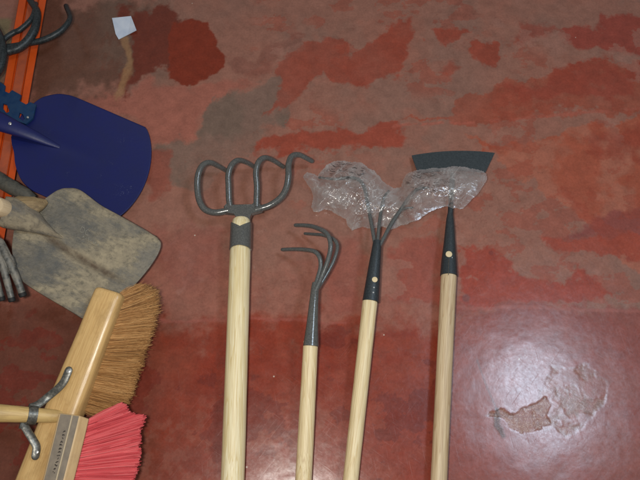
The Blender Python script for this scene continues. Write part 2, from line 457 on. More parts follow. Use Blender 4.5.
# ------------------------------------------------------------------ floor
def make_floor():
    fine = 0.0016
    xs = np.concatenate([[-4, -2, -1.2], np.arange(-0.74, 0.7401, fine), [1.2, 2, 4]])
    ys = np.concatenate([[-4, -2, -1], np.arange(-0.48, 0.6201, fine), [1.1, 2, 4]])
    X, Y = np.meshgrid(xs, ys)
    nx, ny = len(xs), len(ys)
    # plan layout of the stains, laid out by where the photo shows them on the floor
    dy = Y - CAM.y; dz = -CAM.z
    cy = dy * UP.y + dz * UP.z; cz = -(dy * BK.y + dz * BK.z)
    cz = np.maximum(cz, 0.05)
    px = 320 + FPX * X / cz; py = 240 - FPX * cy / cz
    # noise in metres so that it stays even
    wx = 1.9 * (fbm(X * 24, Y * 24, 3, 7, 0.62) - 0.5); wy = 1.9 * (fbm(X * 24 + 50, Y * 24 + 31, 9, 7, 0.62) - 0.5)
    big = fbm(X * 5, Y * 5, 21, 5); mid = fbm(X * 16, Y * 16, 33, 5); fin = fbm(X * 60, Y * 60, 41, 5)
    stre = fbm(X * 6, Y * 26, 55, 5)

    def L(r, g, b): return np.array(lin(r, g, b)[:3])
    C = np.zeros(X.shape + (3,)) + L(140, 95, 80)

    def lay(mask, col, op=1.0):
        nonlocal C
        m = np.clip(mask * op, 0, 1)[..., None]; C = C * (1 - m) + L(*col) * m

    def blob(poly, col, soft=3.0, warp=14.0, op=1.0, tex=None, wsc=1.0):
        d = sdist(px + wx * warp, py + wy * warp, poly)
        m = sstep(-soft, soft, d)
        if tex is not None: m = m * tex
        lay(m, col, op); return m

    lay(sstep(0.42, 0.62, big), (130, 95, 82), 0.7)
    lay(sstep(0.5, 0.65, mid), (146, 94, 78), 0.5)
    # lower floor: more even dark red paint below a seam
    low = sstep(300, 345, py + wy * 60 + 14 * (big - .5)) * (0.86 + 0.14 * sstep(314, 328, py + wy * 8))
    lay(sstep(232, 300, py + wy * 60) * sstep(640, 430, px + wx * 80), (138, 78, 64), 0.5)
    lay(low * sstep(560, 420, px), (126, 47, 28), 0.97)
    lay(low * sstep(0.45, 0.6, mid), (132, 62, 44), 0.5)
    lay(low * sstep(0.5, 0.7, stre), (116, 40, 24), 0.5)
    lay(sstep(210, 90, px + wx * 40) * sstep(285, 320, py), (94, 55, 42), 0.9)
    # dust-rubbed pale scatter on the lower left
    lay(sstep(360, 430, py) * sstep(170, 130, np.abs(px - 190) + wx * 60) * sstep(0.48, 0.62, fin), (122, 74, 60), 0.4)
    # top left dark dirty paint
    blob([(30, 0), (150, 0), (172, 30), (160, 60), (128, 86), (110, 100), (60, 96), (25, 130), (20, 60)], (98, 66, 53), 10, 30, 0.95)
    lay(sstep(90, 110, px) * sstep(60, 30, np.abs(px - 128)) * sstep(100, 70, py) * sstep(0.42, 0.56, fbm(X * 30, Y * 14, 77, 5)), (104, 84, 72), 0.5)
    blob([(122, 10), (176, 10), (176, 58), (166, 66), (152, 72), (140, 84), (128, 98), (122, 92), (130, 70), (133, 45), (122, 30)], (104, 46, 33), 3, 18, 0.95)
    # tan drip
    dd = ldist(px + wx * 5, py + wy * 5, [(121, 36), (127, 46), (130, 60), (127, 76), (122, 92), (117, 98)])
    lay(sstep(5.0, 1.5, dd), (150, 112, 78), 0.75)
    # salmon
    blob([(70, 100), (110, 98), (132, 96), (150, 76), (168, 86), (194, 88), (222, 78), (254, 80), (222, 94), (208, 104), (197, 120), (194, 135),
          (172, 143), (152, 142), (140, 122)], (150, 90, 75), 3.5, 12, 0.9)
    # grey bare cement
    gm = blob([(208, 104), (224, 94), (250, 84), (276, 74), (290, 100), (284, 122), (262, 126), (268, 146), (230, 158), (200, 190), (170, 184), (152, 148), (196, 136)],
              (118, 92, 80), 3, 16, 0.95)
    lay(gm * sstep(0.45, 0.6, mid), (108, 88, 76), 0.8)
    blob([(148, 148), (168, 152), (168, 190), (150, 196), (146, 180)], (132, 66, 52), 3, 12, 0.7)
    blob([(190, 150), (300, 140), (420, 180), (400, 260), (250, 270), (170, 240)], (136, 94, 80), 16, 40, 0.5)
    # dark red islands
    RED = (142, 60, 42)
    blob([(168, 40), (172, 26), (190, 20), (205, 24), (215, 40), (228, 58), (215, 72), (196, 85), (181, 86), (170, 78), (167, 60)], (120, 46, 28), 1.0, 7)
    blob([(273, 67), (297, 48), (325, 36), (344, 43), (351, 57), (381, 34), (400, 20), (413, 20), (410, 55), (386, 77), (367, 82), (334, 84), (320, 72), (306, 86),
          (290, 108), (264, 116), (277, 104), (283, 85)], RED, 1.8, 12, 0.9, 0.7 + 0.6 * (mid - 0.3))
    lay(sstep(6, 2, np.abs(ldist(px + wx * 10, py + wy * 10, [(236, 62), (245, 68), (262, 66), (272, 50), (300, 40)]) - 3)), (110, 58, 48), 0.35)
    blob([(255, 152), (273, 138), (320, 130), (362, 130), (390, 124), (404, 136), (398, 147), (362, 149), (311, 150), (287, 154)], RED, 2.5, 16, 0.85)
    blob([(432, 29), (474, 31), (456, 42), (447, 49), (440, 40)], RED, 1.5, 10, 0.85)
    blob([(465, 51), (482, 37), (500, 44), (504, 58), (494, 70), (478, 66)], RED, 2, 14, 0.85)
    blob([(436, 68), (448, 62), (460, 70), (448, 74)], RED, 2, 8, 0.6)
    blob([(560, 40), (600, 20), (650, 14), (650, 52), (600, 54)], (138, 52, 40), 3, 18, 0.8)
    blob([(520, 24), (540, 28), (560, 36), (540, 44), (518, 40)], (138, 58, 44), 3, 14, 0.6)
    blob([(393, 126), (430, 121), (452, 116), (454, 96), (466, 90), (478, 92), (504, 79), (557, 72), (605, 64), (660, 56), (660, 108), (570, 114), (504, 120),
          (443, 126)], (146, 70, 50), 1.6, 18, 0.85, 0.75 + 0.5 * (mid - 0.3) * 1.2)
    blob([(500, 90), (560, 74), (620, 66), (660, 66), (660, 84), (600, 92), (540, 104)], (138, 54, 40), 6, 30, 0.6)
    seam = ldist(px, py + wy * 3, [(393, 127), (504, 120), (570, 114), (660, 106)])
    lay(sstep(2.2, 0.6, seam) * sstep(0.35, 0.5, fin), (160, 86, 70), 0.6)
    # right hand salmon-red field
    rf = blob([(466, 136), (500, 148), (560, 128), (660, 114), (660, 300), (600, 240), (584, 216), (560, 200), (528, 182), (503, 164)], (156, 92, 72), 2, 18, 0.95)
    lay(rf * sstep(0.44, 0.6, mid), (152, 74, 52), 0.8)
    blob([(590, 140), (620, 132), (660, 126), (660, 152), (610, 156)], (140, 58, 42), 6, 26, 0.6)
    blob([(560, 240), (590, 218), (660, 206), (660, 242), (600, 240)], (128, 62, 56), 5, 20, 0.8)
    blob([(456, 244), (482, 245), (511, 264), (546, 280), (570, 282), (585, 270), (598, 284), (612, 302), (546, 306), (456, 308)], (144, 58, 41), 3, 20, 0.9)
    blob([(395, 246), (440, 244), (440, 305), (392, 300)], (142, 58, 46), 6, 24, 0.5)
    blob([(546, 240), (660, 238), (660, 262), (560, 252)], (150, 62, 44), 2, 18, 0.8)
    blob([(330, 240), (365, 230), (360, 310), (325, 310)], (138, 66, 54), 8, 20, 0.5)
    # small crisp islands where the top coat has survived or chipped off
    chip = fbm(X * 20, Y * 28, 201, 7, 0.6); reg = sstep(0.45, 0.6, fbm(X * 4, Y * 4, 207, 3)) * np.maximum(sstep(235, 275, px), sstep(215, 240, py))
    lay(sstep(0.575, 0.590, chip) * reg * sstep(330, 300, py), (144, 64, 46), 0.45)
    chip2 = fbm(X * 16 + 9, Y * 22, 231, 7, 0.6)
    lay(sstep(0.585, 0.60, chip2) * sstep(0.48, 0.6, fbm(X * 4 + 3, Y * 4, 237, 3)) * sstep(330, 290, py) * np.maximum(sstep(235, 275, px), sstep(215, 240, py)), (148, 104, 90), 0.5)
    lay(sstep(0.60, 0.612, fbm(X * 13 + 4, Y * 16, 251, 7, 0.6)) * low * sstep(470, 430, px), (104, 38, 27), 0.7)
    vein = np.exp(-np.abs(fbm(X * 7, Y * 9, 261, 6, 0.58) - .5) / .0035)
    lay(vein * sstep(0.5, 0.6, fbm(X * 5, Y * 5, 267, 3)), (112, 62, 50), 0.4)
    # floor to the right below the seam: red, colour paled to widen the glow
    blob([(450, 309), (660, 311), (660, 500), (430, 500)], (130, 68, 57), 6, 24, 0.9)
    lay(sstep(309, 316, py) * sstep(445, 460, px) * sstep(0.48, 0.62, mid), (130, 60, 48), 0.4)
    lay(sstep(2.4, 0.8, ldist(px, py + wy * 4, [(452, 308), (560, 309), (660, 313)])), (150, 88, 78), 0.6)
    lay(sstep(2.4, 0.8, ldist(px, py + wy * 5, [(150, 321), (240, 320), (300, 321), (345, 324)])), (150, 84, 74), 0.4)
    # greyish filler marks left of the big fork
    for pts in ([(166, 262), (172, 253), (186, 252), (194, 262), (190, 276), (200, 284)], [(180, 292), (188, 286), (184, 276)], [(160, 244), (176, 240), (205, 252)]):
        lay(sstep(4.0, 1.2, ldist(px + wx * 10, py + wy * 10, pts)) * sstep(0.35, 0.55, fin), (148, 104, 92), 0.55)
    blob([(150, 230), (220, 226), (226, 270), (196, 290), (166, 280)], (130, 72, 62), 8, 26, 0.5)
    # dull olive floor beyond the upright
    blob([(-120, 20), (10, 20), (4, 90), (-60, 200), (-120, 200)], (112, 100, 72), 4, 10, 0.9)
    # small round stain and scratches
    lay(sstep(5.5, 2.5, np.hypot(px - 466, py - 298)), (100, 72, 70), 0.6)
    lay(sstep(3.0, 1.5, np.hypot(px - 491, py - 253)), (110, 50, 44), 0.6)
    lay(sstep(1.3, 0.5, ldist(px, py, [(477, 360), (486, 385), (496, 408)])), (108, 66, 58), 0.9)
    # peeled patch
    P1 = [(485, 414), (490, 409), (498, 407), (512, 411), (524, 407), (534, 403), (543, 396), (551, 404), (549, 416), (554, 426), (542, 433), (520, 433), (508, 428), (502, 420)]
    P2 = [(537, 391), (546, 385), (556, 372), (586, 368), (606, 384), (602, 402), (594, 421), (581, 434), (541, 434), (532, 420)]
    d1 = sdist(px + wx * 10, py + wy * 10, P1); d2 = sdist(px + wx * 14, py + wy * 14, P2)
    r1 = sstep(-1.0, 1.5, d1 + 1.5 * (fin - .5) * 4); r2 = sstep(-2, 3, d2) * (0.35 + 0.65 * sstep(0.42, 0.58, fbm(X * 40, Y * 40, 91, 5)))
    lay(r2, (138, 94, 80), 0.6); lay(r2 * sstep(0.44, 0.52, fbm(X * 90, Y * 90, 95, 4)), (120, 82, 64), 0.75); lay(r1 * (0.55 + 0.45 * sstep(.4, .6, fbm(X * 50, Y * 50, 93, 4))), (140, 96, 78), 0.9)
    lay(r1 * sstep(0.5, 0.62, fin), (112, 72, 58), 0.6)
    edge = np.maximum(sstep(2.2, 0.6, np.abs(d1)), 0.7 * sstep(2.2, 0.6, np.abs(d2)))
    lay(edge * sstep(0.4, 0.6, fin), (104, 66, 54), 0.5)
    r3 = sstep(4.5, 1.5, ldist(px + wx * 6, py + wy * 6, [(495, 414), (496, 426), (503, 436)]))
    lay(r3, (78, 60, 54), 0.8)
    lay(sstep(3, 1, np.hypot(px - 497, py - 410)), (60, 48, 46), 0.8)
    rough = np.clip(np.maximum(r1, r2 * 0.6) + 0.5 * r3, 0, 1)
    C = np.clip(C * (0.86 + 0.28 * fin)[..., None], 0, 1)
    Z = -0.0004 * r1 * (0.4 + fin) - 0.0003 * r2 + (mid - 0.5) * 0.0006
    # beyond the detailed sheet the floor goes on in its plain worn colour
    q = np.minimum.reduce([0.738 - np.abs(X), 0.618 - Y, Y + 0.478])
    k_ = sstep(0.0, 0.04, q)[..., None]
    C = C * k_ + L(132, 74, 60) * (1 - k_); rough = rough * k_[..., 0]
    V = np.stack([X, Y, Z], -1).reshape(-1, 3).astype(np.float32)
    i = np.arange(nx * ny).reshape(ny, nx)
    F = np.stack([i[:-1, :-1], i[:-1, 1:], i[1:, 1:], i[1:, :-1]], -1).reshape(-1, 4)
    me = bpy.data.meshes.new('floor')
    me.vertices.add(len(V)); me.vertices.foreach_set('co', V.ravel())
    me.loops.add(F.size); me.loops.foreach_set('vertex_index', F.ravel().astype(np.int32))
    me.polygons.add(len(F)); me.polygons.foreach_set('loop_start', np.arange(0, F.size, 4, dtype=np.int32))
    me.update(calc_edges=True)
    a = me.attributes.new('paint', 'FLOAT_COLOR', 'POINT')
    a.data.foreach_set('color', np.concatenate([C.reshape(-1, 3), np.ones((len(V), 1))], 1).astype(np.float32).ravel())
    a = me.attributes.new('rough', 'FLOAT', 'POINT'); a.data.foreach_set('value', rough.ravel().astype(np.float32))
    me.shade_smooth(); me.materials.append(M_floor)
    o = bpy.data.objects.new('floor', me); COL.objects.link(o); o['kind'] = 'structure'
    return o


make_floor()


def set_attr(o, name, vals):
    a = o.data.attributes.new(name, 'FLOAT', 'POINT'); a.data.foreach_set('value', np.asarray(vals, dtype=np.float32))


# ------------------------------------------------------------------ generic tool pieces
def handle(parent, p0, p1, z0, z1, w0, w1, mat, extra=0.55, name='handle', chamfer=True):
    """round pole from photo p0 to p1, carried on straight past the frame by extra metres"""
    a = at(p0[0], p0[1], z0); b = at(p1[0], p1[1], z1)
    ra = w0 * mpp(p0[0], p0[1], z0) / 2; rb = w1 * mpp(p1[0], p1[1], z1) / 2
    d = (b - a).normalized(); L = (b - a).length
    pts = []; rad = []
    ch = ra * 0.22 if chamfer else 0
    if chamfer: pts.append(a); rad.append(ra * 0.80); pts.append(a + d * ch); rad.append(ra)
    else: pts.append(a); rad.append(ra)
    n = 14
    for i in range(1, n + 1):
        t = i / n; p = a + d * (L * t)
        pts.append(p); rad.append((ra + (rb - ra) * t) * (1 + 0.008 * math.sin(i * 2.1)))
    if extra:
        e = b + d * extra
        if e.z < rb: e.z = rb + 0.001
        pts.append(e - (e - b).normalized() * 0.01); rad.append(rb); pts.append(e); rad.append(rb * 0.8)
    m = MB(); m.tube(pts, rad, 28)
    return m.emit(name, mat, parent, M=frame_z(a, b))


def pxpath(pts):
    """(px, py, z) -> world"""
    return [at(*p) for p in pts]


def tine(parent, pts, wpx, mat, n=6, taper=0.75, name='tine'):
    P = smooth_path(pxpath(pts), n)
    r = wpx * mpp(pts[0][0], pts[0][1], pts[0][2]) / 2
    N = len(P); rad = [r * (1 - (1 - taper) * sstep(0.55, 1.0, np.array(i / (N - 1.0)))) for i in range(N)]
    m = MB(); m.tube(P, [float(x) for x in rad], 14, round_end=True)
    return m.emit(name, mat, parent, smooth=60)


def socket(parent, stations, mat, name='socket'):
    """stations: (px, py, z, width_px) from neck to mouth, with a hollow lip at the mouth"""
    pts = [at(s[0], s[1], s[2]) for s in stations]; rad = [s[3] * mpp(*s[:3]) / 2 for s in stations]
    d = (pts[-1] - pts[-2]).normalized()
    pts += [pts[-1] + d * 0.0006, pts[-1] + d * 0.0002, pts[-1] - d * 0.01]; rad += [rad[-1] * 0.96, rad[-1] * 0.88, rad[-1] * 0.86]
    m = MB(); m.tube(pts, rad, 30)
    return m.emit(name, mat, parent, M=frame_z(pts[0], pts[len(stations) - 1]))


def disc_on(parent, px, py, z, wpx, mat, name, thick=0.0012, sx=1.0):
    """small flat round plate facing up at top height z"""
    r = wpx * mpp(px, py, z) / 2; c = at(px, py, z)
    ring = lambda zz, rr: [c + Vector((math.cos(a) * rr * sx, math.sin(a) * rr, zz)) for a in [2 * math.pi * j / 20 for j in range(20)]]
    m = MB(); m.rings([ring(-thick * 2.5, r), ring(-thick * 0.3, r), ring(0, r * 0.85)])
    return m.emit(name, mat, parent)


# ------------------------------------------------------------------ four-tined fork
def big_fork():
    zs = 0.046
    t = thing('garden_fork', 'four-tined hooked fork with thick pale wooden handle and hammered grey head', 'fork', at(240, 236, 0.0))
    # sleeve with a notched upper rim showing the wood
    top = at(241.2, 224, zs); bot = at(240.2, 249.5, zs)
    d = (bot - top).normalized(); r = 21.6 * mpp(240, 236, zs) / 2
    x = Vector((0, 0, 1)).cross(d).normalized(); u = d.cross(x); u = -u if u.z < 0 else u
    face = (CAM - top).normalized(); SEG = 48
    rings = []
    def ring(base, rr, notch):
        out = []
        for j in range(SEG):
            a = 2 * math.pi * j / SEG
            rad = u * math.cos(a) + x * math.sin(a)
            ang = min(a, 2 * math.pi - a)
            off = notch * max(0.0, 1 - ang / R(62))
            out.append(base + rad * rr + d * off)
        return out
    L = (bot - top).length
    rings = [ring(top + d * 0.0, r * 0.90, 0.012), ring(top - d * 0.0003, r * 0.985, 0.012), ring(top + d * 0.001, r, 0.012), ring(top + d * (L * 0.45), r, 0.0), ring(top + d * (L * 0.9), r * 1.01, -0.001),
             ring(bot, r * 1.01, -0.002), ring(bot + d * 0.0002, r * 0.93, -0.002), ring(bot - d * 0.008, r * 0.92, 0)]
    m = MB(); m.rings(rings, False, False); m.emit('socket', M_hammer, t, M=frame_z(top, bot))
    # wood: plug inside the sleeve and the long handle as one pole
    a = at(241.3, 218.6, zs + 0.001); b = at(233.6, 452, 0.026)
    dd = (b - a).normalized(); rr = lambda p, w: w * mpp(*p) / 2
    La = (b - a).length
    pts = [a, a + dd * 0.003, a + dd * 0.014]; rad = [r * 0.66, r * 0.80, r * 0.9]
    j = (at(240.2, 247.5, zs) - a).length
    pts += [a + dd * j, a + dd * (j + 0.006)]; rad += [r * 0.9, rr((240, 252, zs), 20.6)]
    for q in range(1, 13):
        f = q / 12; pts.append(a + dd * (j + 0.006 + (La - j - 0.006) * f)); rad.append((rr((240, 252, zs), 20.8) * (1 - f) + rr((233, 452, 0.03), 23.6) * f) * (1 + 0.006 * math.sin(q * 1.9)))
    e = b + dd * 0.5; e.z = max(e.z, rad[-1] + 0.001); pts.append(e); rad.append(rad[-1])
    m = MB(); m.tube(pts, rad, 32); m.emit('handle', M_wood_pale, t, M=frame_z(a, b))
    # forged head plate
    z = 0.047
    poly = [(224, 206.5), (226.5, 204), (229, 201.5), (232, 204.8), (252, 204.3), (256, 201), (260, 204), (261.5, 205.5), (262, 210.5), (252, 213.2), (250.2, 217), (250, 224), (236, 224), (236, 217), (234, 213.2), (225, 212.6)]
    m = MB(); m.prism([at(p[0], p[1], z) for p in poly], 0.009)
    o = m.emit('head_plate', M_hammer, t, smooth=30)
    bv = o.modifiers.new('bevel', 'BEVEL'); bv.width = 0.002; bv.segments = 3; bv.limit_method = 'ANGLE'
    Zt = 0.043
    tine(t, [(228, 210.5, Zt), (217, 212.5, Zt), (209, 211.5, Zt), (203, 207.5, .045), (198.8, 198.5, .048), (197.3, 185, .053), (198.6, 173.5, .058), (203, 165, .058), (210, 162.6, .052), (218, 166, .036), (227.2, 171.2, .012)], 6.6, M_hammer)
    tine(t, [(230, 206, Zt), (229, 199, .046), (228.6, 186.5, .052), (228.4, 175, .058), (231.6, 165.3, .060), (238, 160.4, .054), (246.5, 162.4, .036), (255, 167.4, .014)], 6.3, M_hammer)
    tine(t, [(256.5, 207, Zt), (256.6, 199, .046), (257, 186.5, .052), (256, 172.5, .058), (258.8, 162, .060), (265, 157.8, .054), (273, 160.3, .036), (283, 166.7, .014)], 6.3, M_hammer)
    tine(t, [(255, 210, Zt), (263, 207.8, Zt), (271.5, 204.5, .045), (280.8, 197.5, .048), (286.3, 188, .053), (288.4, 176, .058), (288.6, 165, .060), (291.4, 156.8, .058), (297.6, 154.6, .050), (304, 157, .040), (311.6, 161, .024)], 6.6, M_hammer)
    return t


# ------------------------------------------------------------------ small cultivator
def cultivator():
    t = thing('hand_cultivator', 'three-pronged cultivator with grey prongs bent to the left on a thin pale handle', 'cultivator', at(311, 330, 0))
    handle(t, (310.8, 340), (305, 452), .050, .024, 14.6, 16.6, M_wood_tan)
    socket(t, [(315.6, 283, .060, 7.0), (315, 289, .060, 8.2), (313.6, 305, .058, 9.6), (312.2, 325, .054, 12), (310.8, 346, .050, 15.6)], M_hammer)
    tine(t, [(314, 291, .061), (317.5, 279, .064), (320.6, 267, .068), (319.6, 257.5, .071), (314.4, 251.6, .068), (304, 249.6, .052), (293, 249.2, .036), (282.4, 249.6, .022)], 4.6, M_tine, taper=0.85)
    tine(t, [(315.5, 291, .063), (322, 276, .068), (328, 260, .075), (330.6, 245, .080), (326.4, 233.4, .078), (314, 227, .058), (305, 225.4, .044), (295.5, 225.2, .030)], 4.9, M_tine, taper=0.85)
    tine(t, [(317, 290, .056), (325.5, 276, .056), (333.5, 261, .056), (337.4, 247, .056), (333.6, 239.4, .054), (323, 235.2, .040), (313, 234.2, .024), (305, 233.6, .010)], 3.8, M_tine, taper=0.85)
    return t


# ------------------------------------------------------------------ bagged rake
def rake():
    t = thing('garden_rake', 'pronged rake with its grey tines wrapped in crumpled plastic, on a tan handle', 'rake', at(371, 290, 0))
    handle(t, (370.6, 296), (353.6, 452), .038, .022, 15.0, 15.6, M_wood_tan)
    socket(t, [(377.2, 241, .044, 8.0), (376.8, 247, .044, 9.4), (375, 262, .042, 11.6), (373, 280, .040, 14), (370.6, 301.5, .038, 16.6)], M_dark)
    h = 14 * mpp(374.8, 279.6, .04) / 2
    disc_on(t, 374.8, 279.4, .040 + h + .0010, 5.6, M_rivet, 'rivet')
    for (x, y) in ((374, 287.4), (373.4, 292.4)): disc_on(t, x, y, .039 + h + .0014, 1.7, M_shiny, 'weld_bead', .0008)
    tine(t, [(375.6, 248, .045), (371.6, 225, .041), (367.4, 203, .034), (364.6, 189, .030), (359.5, 180.4, .027), (350, 177.6, .024), (335, 179, .019), (319.5, 177.6, .012)], 3.8, M_tine, taper=0.7)
    tine(t, [(377, 248, .046), (379.2, 224, .041), (381.6, 208, .034), (384.4, 197, .026), (388.5, 191, .014)], 3.6, M_tine, taper=0.7)
    tine(t, [(378.4, 248, .046), (391, 225, .043), (404.5, 204, .041), (411.5, 194, .040), (419, 188.6, .039), (428, 187.6, .037)], 3.9, M_tine, taper=0.7)
    tine(t, [(379, 248, .043), (389, 227, .042), (398, 213, .041), (405, 208.4, .039), (412, 207.6, .038)], 3.2, M_tine, taper=0.7)
    return t


# ------------------------------------------------------------------ hoe
def hoe():
    t = thing('garden_hoe', 'hoe with a dark grey arc-shaped blade on a straight brownish handle', 'hoe', at(449, 260, 0))
    handle(t, (449, 270), (440.2, 452), .027, .021, 15.6, 16.4, M_wood_oak)
    socket(t, [(450.2, 214, .026, 5.6), (450, 219, .027, 7.4), (449.9, 228, .027, 9.2), (449.5, 245, .027, 12), (449, 260, .027, 15), (448.8, 275.8, .027, 17.4)], M_dark)
    h = 13 * mpp(449, 254, .03) / 2
    disc_on(t, 449, 254, .028 + h + .0012, 6.4, M_rivet, 'rivet')
    disc_on(t, 451.6, 257.6, .028 + h + .0004, 2.0, M_shiny, 'weld_bead', .0008)
    # seam line of the rolled socket
    m = MB(); m.tube(pxpath([(448.9, 258, .0415), (448.6, 266, .0425), (448.4, 275, .0432)]), .0005, 8); m.emit('weld_seam', M_galv, t)
    m = MB(); m.tube(smooth_path(pxpath([(450.2, 217, .026), (450.8, 205, .025), (451.6, 190, .022), (452.0, 180, .0195), (452.2, 173, .0165)]), 4), [.0050] * 12 + [.0046, .0042, .0036, .003, .0025], 14)
    m.emit('neck', M_dark, t)
    # curved plate
    N = 36; top = []; bot = []
    for i in range(N + 1):
        s = i / N; x = 411.6 + (494.8 - 411.6) * s
        y = 155.4 - 2.6 * s - 3.6 * 4 * s * (1 - s) * 0.9
        top.append((x, y)); xb = 418.2 + (485.4 - 418.2) * s
        bot.append((xb, 173.5 - 1.2 * s - 2.4 * 4 * s * (1 - s)))
    vs = []; K = 8
    for kz in (0, 1):
        for i in range(N + 1):
            for j in range(K + 1):
                f = j / K; s = i / N
                z = .010 + .008 * f + .003 * math.sin(math.pi * s) * (0.6 + 0.4 * f)
                p = at(top[i][0] * (1 - f) + bot[i][0] * f, top[i][1] * (1 - f) + bot[i][1] * f, z)
                edge = 0.0004 if j == 0 else 0.0022
                vs.append(p - Vector((0, 0, edge * kz)))
    fs = []; S = (N + 1) * (K + 1); q = lambda i, j: i * (K + 1) + j
    for i in range(N):
        for j in range(K):
            a = (q(i, j), q(i, j + 1), q(i + 1, j + 1), q(i + 1, j)); fs.append(a); fs.append(tuple(S + k_ for k_ in reversed(a)))
    for i in range(N):
        fs.append((q(i, 0), q(i + 1, 0), S + q(i + 1, 0), S + q(i, 0))); fs.append((q(i + 1, K), q(i, K), S + q(i, K), S + q(i + 1, K)))
    for j in range(K):
        fs.append((q(0, j + 1), q(0, j), S + q(0, j), S + q(0, j + 1))); fs.append((q(N, j), q(N, j + 1), S + q(N, j + 1), S + q(N, j)))
    emit('blade', vs, fs, M_bladegrey, t, smooth=40)
    return t


# ------------------------------------------------------------------ plastic bag
def bag():
    poly = [(302.5, 177), (307, 171.5), (313, 174), (318, 176), (323, 169), (328, 164), (337, 160.5), (350, 161.5), (362, 162.5), (370, 168), (378, 174), (386, 183), (394, 188), (401, 187), (402, 180), (408, 173),
            (416, 170), (432, 167.5), (446, 167), (458, 165.5), (470, 168), (480, 170.5), (487, 173), (486.5, 180), (482, 189), (476, 197), (467, 205), (461, 209), (452, 208.6), (445, 206), (437, 209.5), (428, 213),
            (419, 220.5), (410, 223), (400, 226.5), (391, 230), (383, 227), (374, 229), (362, 227), (352, 230.5), (347, 226), (345, 219), (338, 216), (331, 211), (325, 210), (319, 213), (313, 212), (311, 207), (313, 199), (311, 191), (307, 184)]
    st = 0.55
    xs = np.arange(301, 489, st); ys = np.arange(158, 233, st)
    X, Y = np.meshgrid(xs, ys); ny, nx = X.shape
    jx = (fbm(X * 0.16, Y * 0.16, 301, 4) - .5) * 3; jy = (fbm(X * 0.16, Y * 0.16, 307, 4) - .5) * 3
    D = sdist(X + jx, Y + jy, poly)
    ins = D > 0

    def facets(seed, cell, stretch, ang):
        """flat triangular facets with sharp creases between them"""
        c, s_ = math.cos(ang), math.sin(ang)
        w1 = (fbm(X * .035, Y * .035, seed + 900, 3) - .5) * 26; w2 = (fbm(X * .035, Y * .035, seed + 950, 3) - .5) * 26
        u = ((X + w1) * c + (Y + w2) * s_) / (cell * stretch); v = (-(X + w1) * s_ + (Y + w2) * c) / cell
        u = u + v * .37
        T = np.random.default_rng(seed).random((128, 128))
        i = np.floor(u).astype(int); j = np.floor(v).astype(int); f = u - i; g_ = v - j
        q = lambda a, b: T[(i + a) & 127, (j + b) & 127]
        lo = q(0, 0) + (q(1, 0) - q(0, 0)) * f + (q(1, 1) - q(1, 0)) * g_
        hi = q(0, 0) + (q(1, 1) - q(0, 1)) * f + (q(0, 1) - q(0, 0)) * g_
        return np.where(f > g_, lo, hi)

    def crumple(seed, bias):
        c_, s2 = math.cos(-bias), math.sin(-bias)
        u_, v_ = X * c_ - Y * s2, X * s2 + Y * c_
        vein = 0
        for q, (fu, fv, wd, am) in enumerate(((.03, .075, .016, 1.0), (.05, .12, .018, .7), (.07, .05, .016, .6))):
            vein = vein + am * np.exp(-np.abs(fbm(u_ * fu, v_ * fv, seed + 40 + q * 9, 2) - .5) / wd)
        return 0.62 * facets(seed, 15, 2.0, bias) + 0.24 * facets(seed + 1, 8.5, 2.4, bias + .5) + 0.11 * vein
    env = 1 - np.exp(-np.maximum(D, 0) / 11.0)
    basez = 0.006 + 0.026 * sstep(396, 414, X)
    hump = 0.024 * np.exp(-((Y - 195 + (X - 380) * 0.05) / 26) ** 2)
    Zt = basez + env * (0.022 + hump) + env * 0.030 * (crumple(5, -0.75) - 0.42)
    Zm = basez * 0.95 + env * (0.014 + hump * 0.7) + env * 0.024 * (crumple(61, -0.5) - 0.45)
    Zb = basez * 0.85 + env * 0.009 * crumple(97, 0.3)
    Zb = np.maximum(Zb, 0.002)
    # broken dark wavy lines on the film
    def stripes(cx, cy, rx, ry, seed):
        g = sstep(1.0, 0.55, np.hypot((X - cx) / rx, (Y - cy) / ry))
        w = fbm(X * .10, Y * .10, seed, 3) * 14
        s_ = np.abs(((Y + w + (X - cx) * 0.05) / 2.7) % 1 - 0.5) * 2
        br = sstep(0.46, 0.56, fbm(X * .22, Y * .5, seed + 3, 4))
        return g * sstep(0.55, 0.85, s_) * br
    ang = 0.75; cu, cv = X * math.cos(ang) - Y * math.sin(ang), X * math.sin(ang) + Y * math.cos(ang)
    CW = 0  # whitened creases, with pale streaks painted in place of glints
    for q, (fu, fv, wd) in enumerate(((.035, .10, .010), (.06, .17, .014), (.10, .05, .010), (.13, .28, .020))):
        on = sstep(0.44, 0.62, fbm(X * .07, Y * .07, 700 + q * 5, 3))
        CW = np.maximum(CW, on * np.exp(-np.abs(fbm(cu * fu, cv * fv, 720 + q * 9, 3) - .5) / wd))
    CW = np.maximum(CW, 0.7 * np.exp(-D / 1.2))
    Zt = Zt + env * 0.004 * CW
    P = 0.75 * np.maximum(stripes(346, 170, 26, 12, 5), stripes(428, 182, 28, 14, 15) * 0.9)
    verts = []; faces = []; pr = []; cr_ = []
    for li, Z in enumerate((Zt, Zm, Zb)):
        idx = -np.ones(X.shape, int)
        if li == 1: sel = ins & (D > 1.5) & (fbm(X * .05, Y * .05, 555, 3) > 0.52)
        else: sel = ins
        ii, jj = np.nonzero(sel)
        n0 = len(verts)
        idx[ii, jj] = np.arange(n0, n0 + len(ii))
        for a, b in zip(ii, jj):
            verts.append(at(float(X[a, b]), float(Y[a, b]), float(Z[a, b])))
        pr += list(P[ii, jj] if li == 0 else np.zeros(len(ii)))
        cr_ += list(CW[ii, jj] * (1.0 if li == 0 else 0.4))
        q = np.stack([idx[:-1, :-1], idx[1:, :-1], idx[1:, 1:], idx[:-1, 1:]], -1).reshape(-1, 4)
        faces += [tuple(map(int, f)) for f in q[(q >= 0).all(1)]]
    o = emit('plastic_bag', verts, faces, M_film, None, smooth=0)
